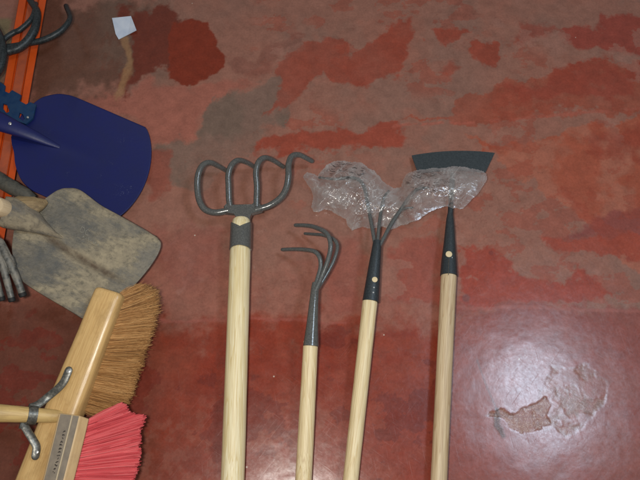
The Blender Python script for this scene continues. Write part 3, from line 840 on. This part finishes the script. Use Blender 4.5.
    # (validate keeps all vertices, so the attribute stays in step)
    set_attr(o, 'print', pr); set_attr(o, 'crease_streak', cr_)
    o.data.shade_smooth()
    tag(o, 'crumpled clear plastic bag over the rake tines and lower hoe blade', 'plastic bag')
    return o


# ------------------------------------------------------------------ shovels
def interp_curve(pts, n):
    P = np.array(pts, float); d = np.concatenate([[0], np.cumsum(np.hypot(*np.diff(P, axis=0).T))])
    s = np.linspace(0, d[-1], n); return np.stack([np.interp(s, d, P[:, 0]), np.interp(s, d, P[:, 1])], 1)


def shovel_blade(parent, top, bot, bulge, bexp, u, zf, relief, mat, n=60, k=44, tail=12, attrs=None, thick=0.0022):
    T = np.array(smooth2(top, n)); B = np.array(smooth2(bot, n))
    verts = []; A = {a: [] for a in (attrs or {})}
    for i in range(n):
        f = max(0.0, (i - (n - 1 - tail)) / tail); f = f * f * (3 - 2 * f) if tail else 0
        for j in range(k + 1):
            t = j / k
            p = T[i] * (1 - t) + B[i] * t
            if f > 0: p = p + np.array(u) * bulge * f * (max(0.0, 1 - (2 * t - 1) ** 2)) ** bexp
            s = i / (n - 1)
            verts.append(at(p[0], p[1], zf(p[0], p[1]) + relief(s, t)))
            for a in A: A[a].append(attrs[a](p[0], p[1], s, t))
    faces = []
    for i in range(n - 1):
        for j in range(k):
            a = i * (k + 1) + j; faces.append((a, a + 1, a + k + 2, a + k + 1))
    # make sure normals look up
    a, b, c = (verts[q] for q in faces[len(faces) // 2][:3])
    if (b - a).cross(c - a).z < 0: faces = [tuple(reversed(f)) for f in faces]
    o = emit('blade', verts, faces, mat, parent, smooth=60)
    for a in A: set_attr(o, a, A[a])
    m = o.modifiers.new('solid', 'SOLIDIFY'); m.thickness = thick; m.offset = -1
    return o


def smooth2(pts, n):
    P = smooth_path([(p[0], p[1], 0) for p in pts], 6)
    return interp_curve([(p.x, p.y) for p in P], n)


def noise1(x, y, s=0.1, seed=4):
    return float(fbm(np.array(x * s), np.array(y * s), seed, 5))


def blue_shovel():
    t = thing('blue_shovel', 'dark blue painted steel shovel blade lying on the red floor', 'shovel', at(80, 150, 0))
    zf = lambda x, y: .054 - .042 * (x / 150) + .00008 * (y - 150)
    top = [(19, 119), (24, 111), (32, 104.5), (42, 97.5), (56, 94), (66, 94.6), (75, 97), (100, 107.6), (125, 118.4), (145, 127)]
    bot = [(11, 137), (12, 145), (14, 153), (15, 163), (18, 173), (23, 182), (32, 190), (45, 196), (75, 208.6), (107, 222)]

    def relief(s, t):
        e = math.exp(-((t - 0.48) / 0.07) ** 2) * max(0, 1 - s / 0.8)
        return 0.008 * e + 0.012 * (2 * t - 1) ** 2 * min(1, s * 2) - 0.004

    def dirt(x, y, s, t):
        v = 0
        for cx, cy, r in ((69, 173, 4), (122, 191, 9), (130, 186, 6), (100, 176, 3), (48, 131, 4), (106, 165, 5), (124, 140, 6)):
            g_ = math.exp(-(((x - cx) / r) ** 2 + ((y - cy) / (r * .6)) ** 2))
            if g_ > .03: v = max(v, g_ * (0.35 + noise1(x, y, .35) * .9))
        return min(1, v)
    shovel_blade(t, top, bot, 21, 0.75, (.93, .37), zf, relief, M_blue, n=110, k=80, tail=36, attrs={'dirt': dirt})
    # socket and shaft going off to the left
    S = [(60, 147.4, .0345, 4.0), (48, 142.4, .0405, 8), (36, 137, .048, 11.5), (16, 128.6, .061, 15.5), (0, 122, .066, 20), (-14, 116.4, .070, 22)]
    pts = [at(a, b, c) for a, b, c, _ in S]; rad = [w * mpp(a, b, c) / 2 for a, b, c, w in S]
    m = MB(); m.tube(pts, rad, 26, flat=0.6); o = m.emit('socket', M_blue, t)
    set_attr(o, 'dirt', [0.0] * len(o.data.vertices))
    handle(t, (-8, 118.8), (-70, 94), .068, .09, 18, 19, M_wood_tan, extra=0.7)
    disc_on(t, 9.7, 123.2, .075, 3.2, M_shiny, 'rivet')
    disc_on(t, 27.6, 117, .0545, 2.2, M_shiny, 'rivet', 0.001)
    return t


def grey_shovel():
    t = thing('worn_shovel', 'worn square grey shovel blade caked with pale dried cement', 'shovel', at(85, 250, 0))
    zf = lambda x, y: .083 - .044 * (x / 160) + .00005 * (y - 250)
    top = [(31, 211), (38, 205), (44, 199.6), (50, 195), (58, 190), (67, 188), (80, 190), (100, 204.6), (118, 214.6), (133, 223), (148, 231.6), (156.5, 238)]
    bot = [(13.6, 231), (13, 237), (12.2, 243), (12, 250), (14, 263), (17.6, 274), (23, 281.6), (38, 291.6), (52, 300), (64, 307), (73, 312.4), (81, 317.6)]

    def relief(s, t):
        e = math.exp(-((t - 0.52) / 0.035) ** 2) * max(0, min(1, (1.0 - s) / 0.2))
        e2 = math.exp(-((t - 0.52) / 0.16) ** 2) * max(0, 1 - s)
        return 0.004 * e2 - 0.004 * e + 0.007 * (2 * t - 1) ** 2 * min(1, s * 2) - 0.002

    def dirt(x, y, s, t):
        v = 0.30
        for cx, cy, rx, ry, w in ((122, 250, 22, 13, .6), (104, 262, 24, 9, .45), (75, 255, 18, 7, .5), (45, 236, 22, 5, .6), (84, 196, 16, 7, .5), (92, 285, 16, 16, .5), (30, 222, 14, 10, .6),
                                  (148, 238, 10, 6, .45), (40, 290, 22, 4, .55), (65, 303, 16, 5, .5), (110, 212, 20, 6, .35), (20, 215, 12, 14, .5), (70, 282, 12, 16, .25)):
            v += w * math.exp(-(((x - cx) / rx) ** 2 + ((y - cy) / ry) ** 2))
        for cx, cy, rx, ry, w in ((45, 262, 26, 10, .35), (62, 215, 20, 12, .3), (146, 262, 10, 14, .5), (80, 232, 14, 8, .25)):
            v -= w * math.exp(-(((x - cx) / rx) ** 2 + ((y - cy) / ry) ** 2))
        return max(0, min(1, v))

    def rust(x, y, s, t):
        g = 1.1 * math.exp(-((t - 0.53) / 0.035) ** 2) * max(0, min(1, (0.95 - s) / .1))
        e = max(0, 1 - min(t, 1 - t) / 0.03) * 0.5
        return min(1, 0.9 * g + e)
    shovel_blade(t, top, bot, 17, 0.38, (.88, .47), zf, relief, M_cement, n=140, k=110, tail=40, attrs={'dirt': dirt, 'rust': rust}, thick=0.003)
    # rolled socket holding a sawn-off wooden end
    S = [(64, 239.5, .063, 2), (54, 234, .069, 6), (43, 228, .076, 14), (32, 221.5, .083, 24), (20, 216, .091, 31), (8, 212.4, .099, 33), (2, 211, .104, 31)]
    pts = [at(a, b, c) for a, b, c, _ in S]; rad = [w * mpp(a, b, c) / 2 for a, b, c, w in S]
    m = MB(); m.tube(pts, rad, 28, flat=0.55); o = m.emit('socket', M_cement, t)
    set_attr(o, 'dirt', [0.5 + 0.3 * math.sin(i * .7) for i in range(len(o.data.vertices))]); set_attr(o, 'rust', [0.3] * len(o.data.vertices))
    # exposed dirty wood on the upper side
    m = MB(); m.tube(smooth_path(pxpath([(10, 203, .096), (24, 204.5, .0935), (36, 204.6, .086), (47, 201.5, .077)]), 4), [.008, .012] + [.0155] * 7 + [.013, .0105, .008, .004], 16, flat=.5)
    m.emit('wood_wedge', M_wood_dirty, t, M=frame_z(at(10, 203, .096), at(47, 201, .077)))
    a = at(4, 209, .106); b = at(-6, 205.4, .136)
    dd = (b - a).normalized(); r = 19 * mpp(0, 207, .12) / 2
    m = MB(); m.tube([a, b - dd * 0.002, b], [r, r, r * .93], 28); m.emit('handle_stub', M_wood_raw, t, M=frame_z(a, b))
    # stamped lettering: two outlined capitals, then a worn line below
    g = []
    U = np.array((.885, .465)); V = np.array((-.42, .9))
    def P(sx, sy): return np.array((82.0, 226.5)) + U * sx + V * sy
    strokes = []
    def poly(pts, ox, oy, s): strokes.append([P(ox + a * s, oy + b * s) for a, b in pts])
    poly([(0, 0), (0, 1), (.5, 1), (.75, .75), (.75, .25), (.5, 0), (0, 0)], 0, 0, 5.2)
    poly([(.75, .12), (.5, 0), (.2, 0), (0, .3), (0, .7), (.2, 1), (.5, 1), (.75, .88)], 5.6, 0, 5.2)
    rr = random.Random(3)
    for i in range(7):
        ox = 5.0 + i * 2.7
        for _ in range(2):
            q = [(rr.random() * .6, rr.random()) for _ in range(3)]
            poly(q, ox, 7.2, 3.0)
    m = MB()
    for s_ in strokes:
        m.tube([at(p[0], p[1], zf(p[0], p[1]) + .0042) for p in s_], .00035, 5)
    m.emit('lettering', M_stamp, t)
    return t


# ------------------------------------------------------------------ rack parts
def rack():
    # open channel section lying on the floor, running off both ends
    def xr(y): return 41 - .1765 * (y - 29)
    t = thing('rack_upright', 'orange painted steel rack upright along the left edge', 'rack upright', at(20, 90, 0))
    zt = .040
    def line(off, z, y): return at(xr(y) + off, y, z)
    ys = (-60, 29, 120, 233, 330)
    def strip(o0, o1, z0, z1):
        m = []
        for y in ys: m.append((line(o0, z0, y), line(o1, z1, y)))
        return m
    def solid(name, sections, mat):
        # sections: polyline of (offset, z), sheet of 2.5 mm
        rings = []
        for y in ys:
            up = [line(o, z, y) for o, z in sections]; dn = [line(o + dx, z - dz, y) for (o, z), (dx, dz) in zip(sections, [(1.0, .0025)] + [(0, .0025)] * (len(sections) - 2) + [(-1.0, .0025)])]
            rings.append(up + list(reversed(dn)))
        m = MB(); m.rings(rings); return m.emit(name, mat, t, smooth=30)
    solid('channel', [(-27.5, .002), (-27, zt), (-20, zt), (-18.5, zt - .006), (-8, zt - .006), (-6.8, zt), (0, zt), (.5, .002)], M_orange)
    solid('worn_face', [(-18, zt - .0045), (-17.5, zt - .0030), (-9, zt - .0030), (-8.5, zt - .0045)], M_orange_worn)
    z = .0462
    outer = [(-30, 66), (-8, 78), (0, 82), (5, 85.4), (4.2, 91), (9, 93.2), (12, 90), (21, 95), (19, 100.6), (26, 104.4), (30, 102), (36, 104.6), (33, 118), (26, 124), (8, 118), (0, 113), (-30, 98)]
    h1 = [(3, 103.4), (7, 104.6), (9.4, 111.6), (6.4, 113), (2.6, 108)]
    h2 = [(19.5, 112.6), (23, 114.4), (25, 118.6), (23, 121), (18.4, 117.4)]
    m = MB(); m.prism([at(x, y, z) for x, y in outer], .004, [[at(x, y, z) for x, y in h] for h in (h1, h2)])
    o = m.emit('toothed_bracket', M_bracket, None, smooth=30)
    tag(o, 'dark teal-blue toothed steel bracket with two holes, crossing the orange upright', 'bracket')
    return t


def tube_fork():
    t = thing('dark_fork', 'blackish steel fork head with curved round tines across the top of the orange upright', 'fork', at(20, 50, 0))
    z = .060
    m = MB()
    m.tube(smooth_path(pxpath([(-12, 20, .07), (-3, 33, .071), (1.5, 46, .071), (2, 58, .071), (-2, 70, .070), (-14, 84, .068)]), 5), [5.4 * .00185] * 26, 16)
    m.emit('crossbar', M_black, t, smooth=60)
    tine(t, [(1, 43, .066), (7, 37, .064), (14, 32.4, .064), (21, 29, .066), (32, 18, .066), (36, 4, .05)], 5.4, M_black, taper=.9)
    tine(t, [(1, 54, .066), (9, 51, .064), (18, 48.2, .064), (26, 42.4, .064), (31.6, 35, .066), (35.6, 26, .066), (37, 12, .06), (30, 0, .045)], 8.6, M_black, taper=.8)
    tine(t, [(1, 47.5, .060), (14, 46.2, .058), (29, 43.2, .056), (42, 40.4, .058), (54, 35.2, .060), (63.6, 28.4, .060), (70, 18, .055), (66, 6, .03)], 6.2, M_black, taper=.8)
    return t


def pipe():
    m = MB(); P = smooth_path(pxpath([(-60, 152, .066), (-20, 170, .064), (0, 180.6, .062), (14, 188.6, .060), (26, 195, .056), (34, 199.4, .05)]), 4)
    m.tube(P, [.0145] * 9 + [.0135] * 4 + [.0125] * 4 + [.011, .010, .009, .008][:len(P) - 17], 22)
    o = m.emit('steel_pipe', M_pipe, None)
    tag(o, 'dirty dark grey steel tube running under the worn shovel from the left edge', 'pipe')


def claw():
    t = thing('dusty_fork', 'small dusty grey fork head with stubby prongs beside the worn shovel', 'fork', at(8, 280, 0))
    m = MB(); m.tube(smooth_path(pxpath([(-22, 226, .11), (-8, 238, .112), (0, 250, .112), (6, 264, .108), (9, 274, .102)]), 4), [.010] * 6 + [.013] * 5 + [.015] * 3 + [.012, .009, .006], 16, flat=.6)
    m.emit('neck', M_dusty, t, smooth=60)
    for pts, w in (([(1, 246, .114), (6, 256, .114), (12, 268, .110), (17.6, 281, .102), (22, 293, .092)], 7.6),
                   ([(-2, 252, .116), (2.6, 266, .114), (7, 281, .106), (11.4, 298, .094)], 7.0),
                   ([(-8, 258, .112), (-5, 274, .108), (-2, 286, .100), (1.2, 297, .09)], 6.8)):
        o = tine(t, pts, w, M_dusty, taper=.92)
        e0 = at(*pts[-1]); d = (e0 - at(*pts[-2])).normalized(); r = w * mpp(*pts[-1]) / 2
        m = MB(); m.tube([e0 - d * .001, e0 + d * .005, e0 + d * .0065], [r * 1.02, r * 1.02, r * .8], 14)
        # black cap painting the shadow at the cut end, a sub-part of the prong
        m.emit('tip', M_tip_shade, o)
    return t


# ------------------------------------------------------------------ brooms
def bristles(parent, base, tip, n, mat, r0, r1, jit, sag, clumps=None, seg=5, seed=1, zspread=.012, tight=False):
    """base(s) / tip(s): (px, py, z) along the block for s in 0..1"""
    rr = random.Random(seed); m = MB(); tone = []
    for i in range(n):
        s = rr.random(); row = rr.random()
        if clumps:
            c = int(s * clumps); sc = (c + .5) / clumps; s0 = sc + (rr.random() - .5) * 0.5 / clumps
            s1 = sc + rr.gauss(0, .36) / clumps
            tn = ((c * 7919) % 11) / 11 * .35
            if tight: s0 = sc + (rr.random() - .5) * .84 / clumps; s1 = sc + (s0 - sc) * 1.1 + rr.gauss(0, .09) / clumps + (((c * 31) % 7) - 3) * .05 / clumps
        else:
            s0 = s; s1 = s + rr.gauss(0, .028); tn = .0
        b = base(s0); e = tip(min(1.02, max(-.02, s1)))
        zoff = (row - .5) * 2 * zspread
        l = 1 + rr.gauss(0, .02 if tight else .05) - (0.12 * rr.random() if rr.random() < .3 else 0)
        A = at(b[0], b[1], b[2] + zoff * .6); E = at(b[0] + (e[0] - b[0]) * l + rr.gauss(0, jit), b[1] + (e[1] - b[1]) * l + rr.gauss(0, jit), e[2] + zoff)
        side = Vector((rr.gauss(0, 1), rr.gauss(0, 1), rr.gauss(0, 1))) * sag
        P = []
        for q in range(seg):
            f = q / (seg - 1); P.append(A.lerp(E, f) + side * math.sin(math.pi * f))
        P[-1].z = max(P[-1].z, .002)
        k0 = len(m.v)
        m.tube(P, [r0 + (r1 - r0) * q / (seg - 1) for q in range(seg)], 4)
        tv = min(1, max(0, rr.gauss(.48, .22) - tn * .5 + (row - .5) * .3))
        tone += [tv] * (len(m.v) - k0)
    o = m.emit('bristles', mat, parent, smooth=60)
    set_attr(o, 'tone', tone)
    return o


def sweep(stations, section, M=None):
    """stations: (px, py, z, scale); section: list of (lateral m, up m)"""
    P = [at(a, b, c) for a, b, c, _ in stations]; d = (P[-1] - P[0]).normalized()
    lat = d.cross(Vector((0, 0, 1))).normalized(); up = lat.cross(d)
    if lat.x < 0: lat = -lat
    if up.z < 0: up = -up
    m = MB(); m.rings([[p + (lat * x + up * y) * s for x, y in section] for p, (_, _, _, s) in zip(P, stations)])
    # outward faces
    return m, lat, up, d, P


def superell(w, h, e, n=28):
    out = []
    for i in range(n):
        a = 2 * math.pi * i / n; c, s = math.cos(a), math.sin(a)
        out.append((w / 2 * math.copysign(abs(c) ** (2 / e), c), h / 2 * math.copysign(abs(s) ** (2 / e), s)))
    return out


def fix_normals(o):
    import bmesh
    bm = bmesh.new(); bm.from_mesh(o.data); bmesh.ops.recalc_face_normals(bm, faces=bm.faces[:]); bm.to_mesh(o.data); bm.free()


def push_broom():
    t = thing('push_broom', 'wooden push broom with brown coconut-fibre bristles and a metal brace', 'broom', at(75, 380, 0))
    c0 = (111.5, 291.5); c1 = (56, 434); c2 = (14, 542)
    zc = lambda s: .088 - .034 * s
    st = []
    L = lambda f: (c0[0] + (c1[0] - c0[0]) * f, c0[1] + (c1[1] - c0[1]) * f)
    for f, sc in ((0, .78), (.006, .90), (.02, .98), (.05, 1.0), (.3, 1.02), (.6, 1.1), (1.0, 1.2), (1.4, 1.2), (1.72, 1.16), (1.78, 1.06), (1.8, .82)):
        p = L(f); st.append((p[0], p[1], zc(min(f, 1.3)), sc))
    m, lat, up, d, P = sweep(st, superell(.0500, .036, 4.2, 40))
    o = m.emit('block', M_wood_broom, t, M=frame_z(P[0], P[-1]), smooth=50); fix_normals(o)
    # fibres on the right side of the block
    def base(s):
        x = 120 + (77 - 120) * s; y = 297 + (409 - 297) * s; return (x - 3, y - 1, .080 - .034 * s)
    T = [(140, 285), (154.5, 291), (155.5, 303), (153, 321), (147.5, 337), (142.5, 351), (136, 372), (130, 391), (122, 408), (108, 416)]
    TT = interp_curve(T, 60)
    def tip(s):
        q = max(0, min(1, s)) * 59; i = min(58, int(q)); f = q - i
        p = TT[i] * (1 - f) + TT[i + 1] * f; return (p[0], p[1], .062 - .030 * s)
    bristles(t, base, tip, 7600, M_coco, .00044, .00024, 1.5, .0026, clumps=28, seed=5, zspread=.014)
    # handle rising towards the left
    handle(t, (63, 416.6), (-4, 413), .072, .118, 12.4, 18.0, M_wood_hand, extra=0.9)
    # brace: band round the handle and two flat arms
    br = MB()
    a = at(27.0, 414.6, .0957); b = at(36.6, 415.2, .0885); r = 19.0 * mpp(32, 415, .092) / 2
    br.tube([a, a + (b - a) * .02, b - (b - a) * .02, b], [r * .96, r, r * .985, r * .95], 30)
    bo = br.emit('brace_band', M_galv, t)
    def arm(pts):
        P_ = smooth_path(pxpath(pts), 5); m_ = MB(); N = len(P_)
        m_.tube(P_, [.0062] * N, 14, flat=.35, round_end=True); return m_.emit('brace_arm', M_galv, t)
    u1 = arm([(30, 407.5, .098), (38, 404.6, .092), (48, 396.8, .085), (58, 388.4, .089), (63.5, 382, .0915), (66.5, 375.6, .093), (68.6, 370.4, .094)])
    disc_on(u1, 68.2, 371, .0968, 4.2, M_shiny, 'screw', .001)
    u2 = arm([(20, 424.4, .096), (24, 425.6, .092), (28.6, 433, .086), (33, 440, .081), (36.4, 447, .0785), (35.4, 456, .077)])
    disc_on(u2, 36, 452, .0806, 4.2, M_shiny, 'screw', .001)
    return t


def red_broom():
    t = thing('red_broom', 'broom head with bright red plastic bristles and a grey-striped wooden block', 'broom', at(70, 435, 0))
    # wooden block: top face then a tan side face turned to the right
    def sec(x, y, f):
        # px offsets across the block, with heights
        return [(x - 14.6, y - 1.4, .118), (x + 6.0, y + 1.2, .126), (x + 15.6, y + 4.6, .112), (x + 13.0, y + 4.6, .088), (x - 13.6, y - 1.0, .082)]
    cen = [(73.6, 414.2), (69.5, 432), (64.5, 452), (42, 542)]
    rings = []
    for (x, y) in cen: rings.append([at(*p) for p in sec(x, y, 0)])
    m = MB(); m.rings(rings)
    o = m.emit('block', M_wood_red, t, M=frame_z(at(73, 414, .1), at(42, 542, .1)), smooth=30); fix_normals(o)
    bv = o.modifiers.new('bevel', 'BEVEL'); bv.width = .0018; bv.segments = 2
    def strip(name, o0, o1, mat, lift, thick, parent):
        rr_ = []
        for (x, y) in ((73.5, 415.2), cen[1], cen[2], (42.4, 540)):
            s_ = sec(x, y, 0); A = at(*s_[0]); B = at(*s_[1])
            p = A.lerp(B, o0); q = A.lerp(B, o1); u = Vector((0, 0, 1))
            rr_.append([p + u * lift, q + u * lift, q + u * (lift - thick), p + u * (lift - thick)])
        m_ = MB(); m_.rings(rr_); oo = m_.emit(name, mat, parent, smooth=0); fix_normals(oo); return oo
    s1 = strip('stripe', .08, .62, M_strip, .0006, .0014, t)
    strip('bead', .63, .69, M_bead, .0012, .0020, t)
    strip('stripe', .70, .97, M_strip, .0006, .0014, t)
    # worn dark printing along the strip
    rr2 = random.Random(9); m = MB()
    c = 0.0
    def onstrip(f, o):
        # f along px y 430..470
        y = 430 + f * 45; x = 70 + (62.5 - 70) * (y - 430) / (460 - 430)
        s_ = sec(x, y, 0); A = at(*s_[0]); B = at(*s_[1]); return A.lerp(B, o) + Vector((0, 0, .0010))
    for i in range(13):
        f0 = i * .075 + .02
        for _ in range(3):
            a = onstrip(f0 + rr2.random() * .045, .40 + rr2.random() * .14); b = onstrip(f0 + rr2.random() * .045, .40 + rr2.random() * .14)
            if (b - a).length > .001: m.tube([a, b], .0006, 4)
    m.emit('lettering', M_ink, s1)
    def base(s): return (88 + (60 - 88) * s, 419 + (530 - 419) * s, .098)
    T = [(121, 403.6), (125.5, 405), (129, 414), (143.5, 416), (142, 424), (138.5, 431), (139.6, 438), (137.6, 446), (139, 452), (136, 470), (122, 510), (100, 552)]
    TT = interp_curve(T, 80)
    def tip(s):
        q = max(0, min(1, s)) * 79; i = min(78, int(q)); f = q - i
        p = TT[i] * (1 - f) + TT[i + 1] * f; return (p[0], p[1], .072)
    bristles(t, base, tip, 5000, M_pink, .00062, .00055, .6, .0009, clumps=17, tight=True, seed=8, zspread=.010)
    return t


def scrap():
    z = .0030
    P = [(112, 18), (115.6, 34), (118.6, 39.2), (128, 34.4), (136.4, 30), (131, 16)]
    top = [at(x, y, z + (.004 if (x, y) == (136.4, 30) else .0)) for x, y in P]
    m = MB(); m.prism(top, .0015)
    o = m.emit('paper_scrap', M_paper, None, smooth=0)
    tag(o, 'small bluish-white piece of paper on the floor at the top edge', 'paper')


big_fork(); cultivator(); rake(); hoe(); bag(); blue_shovel(); grey_shovel(); rack(); tube_fork(); pipe(); claw(); push_broom(); red_broom(); scrap()


# ------------------------------------------------------------------ light
def area(name, loc, target, power, color, sx, sy=None, shape='RECTANGLE'):
    ld = bpy.data.lights.new(name, 'AREA'); ld.energy = power; ld.color = color
    ld.shape = shape; ld.size = sx
    if sy: ld.size_y = sy
    o = bpy.data.objects.new(name, ld); COL.objects.link(o)
    o.location = loc
    o.rotation_euler = (Vector(target) - Vector(loc)).to_track_quat('-Z', 'Y').to_euler()
    return o


# camera flash, just above the lens
area('flash_lamp', CAM + UP * 0.015 - RT * 0.09 - BK * 0.0, at(300, 260, 0), 9.8, (1.0, 0.955, 0.88), 0.07, 0.045)
# cool daylight opening whose mirror image glows on the floor at the lower right
g = at(536, 398, 0); dr = (g - CAM).normalized(); rf = Vector((dr.x, dr.y, -dr.z))
wl = g + rf * 2.6
area('window_lamp', wl, g, 21.0, (0.66, 0.82, 1.0), 0.50, 0.34)

w = bpy.data.worlds.new('World'); scene.world = w; w.use_nodes = True
bg = w.node_tree.nodes['Background']; bg.inputs[0].default_value = (1.0, 0.97, 0.94, 1); bg.inputs[1].default_value = 0.2

scene.view_settings.view_transform = 'Standard'; scene.view_settings.look = 'None'
scene.view_settings.exposure = 0.0; scene.view_settings.gamma = 1.0
scene.render.engine = 'CYCLES'
scene.cycles.transparent_max_bounces = 24
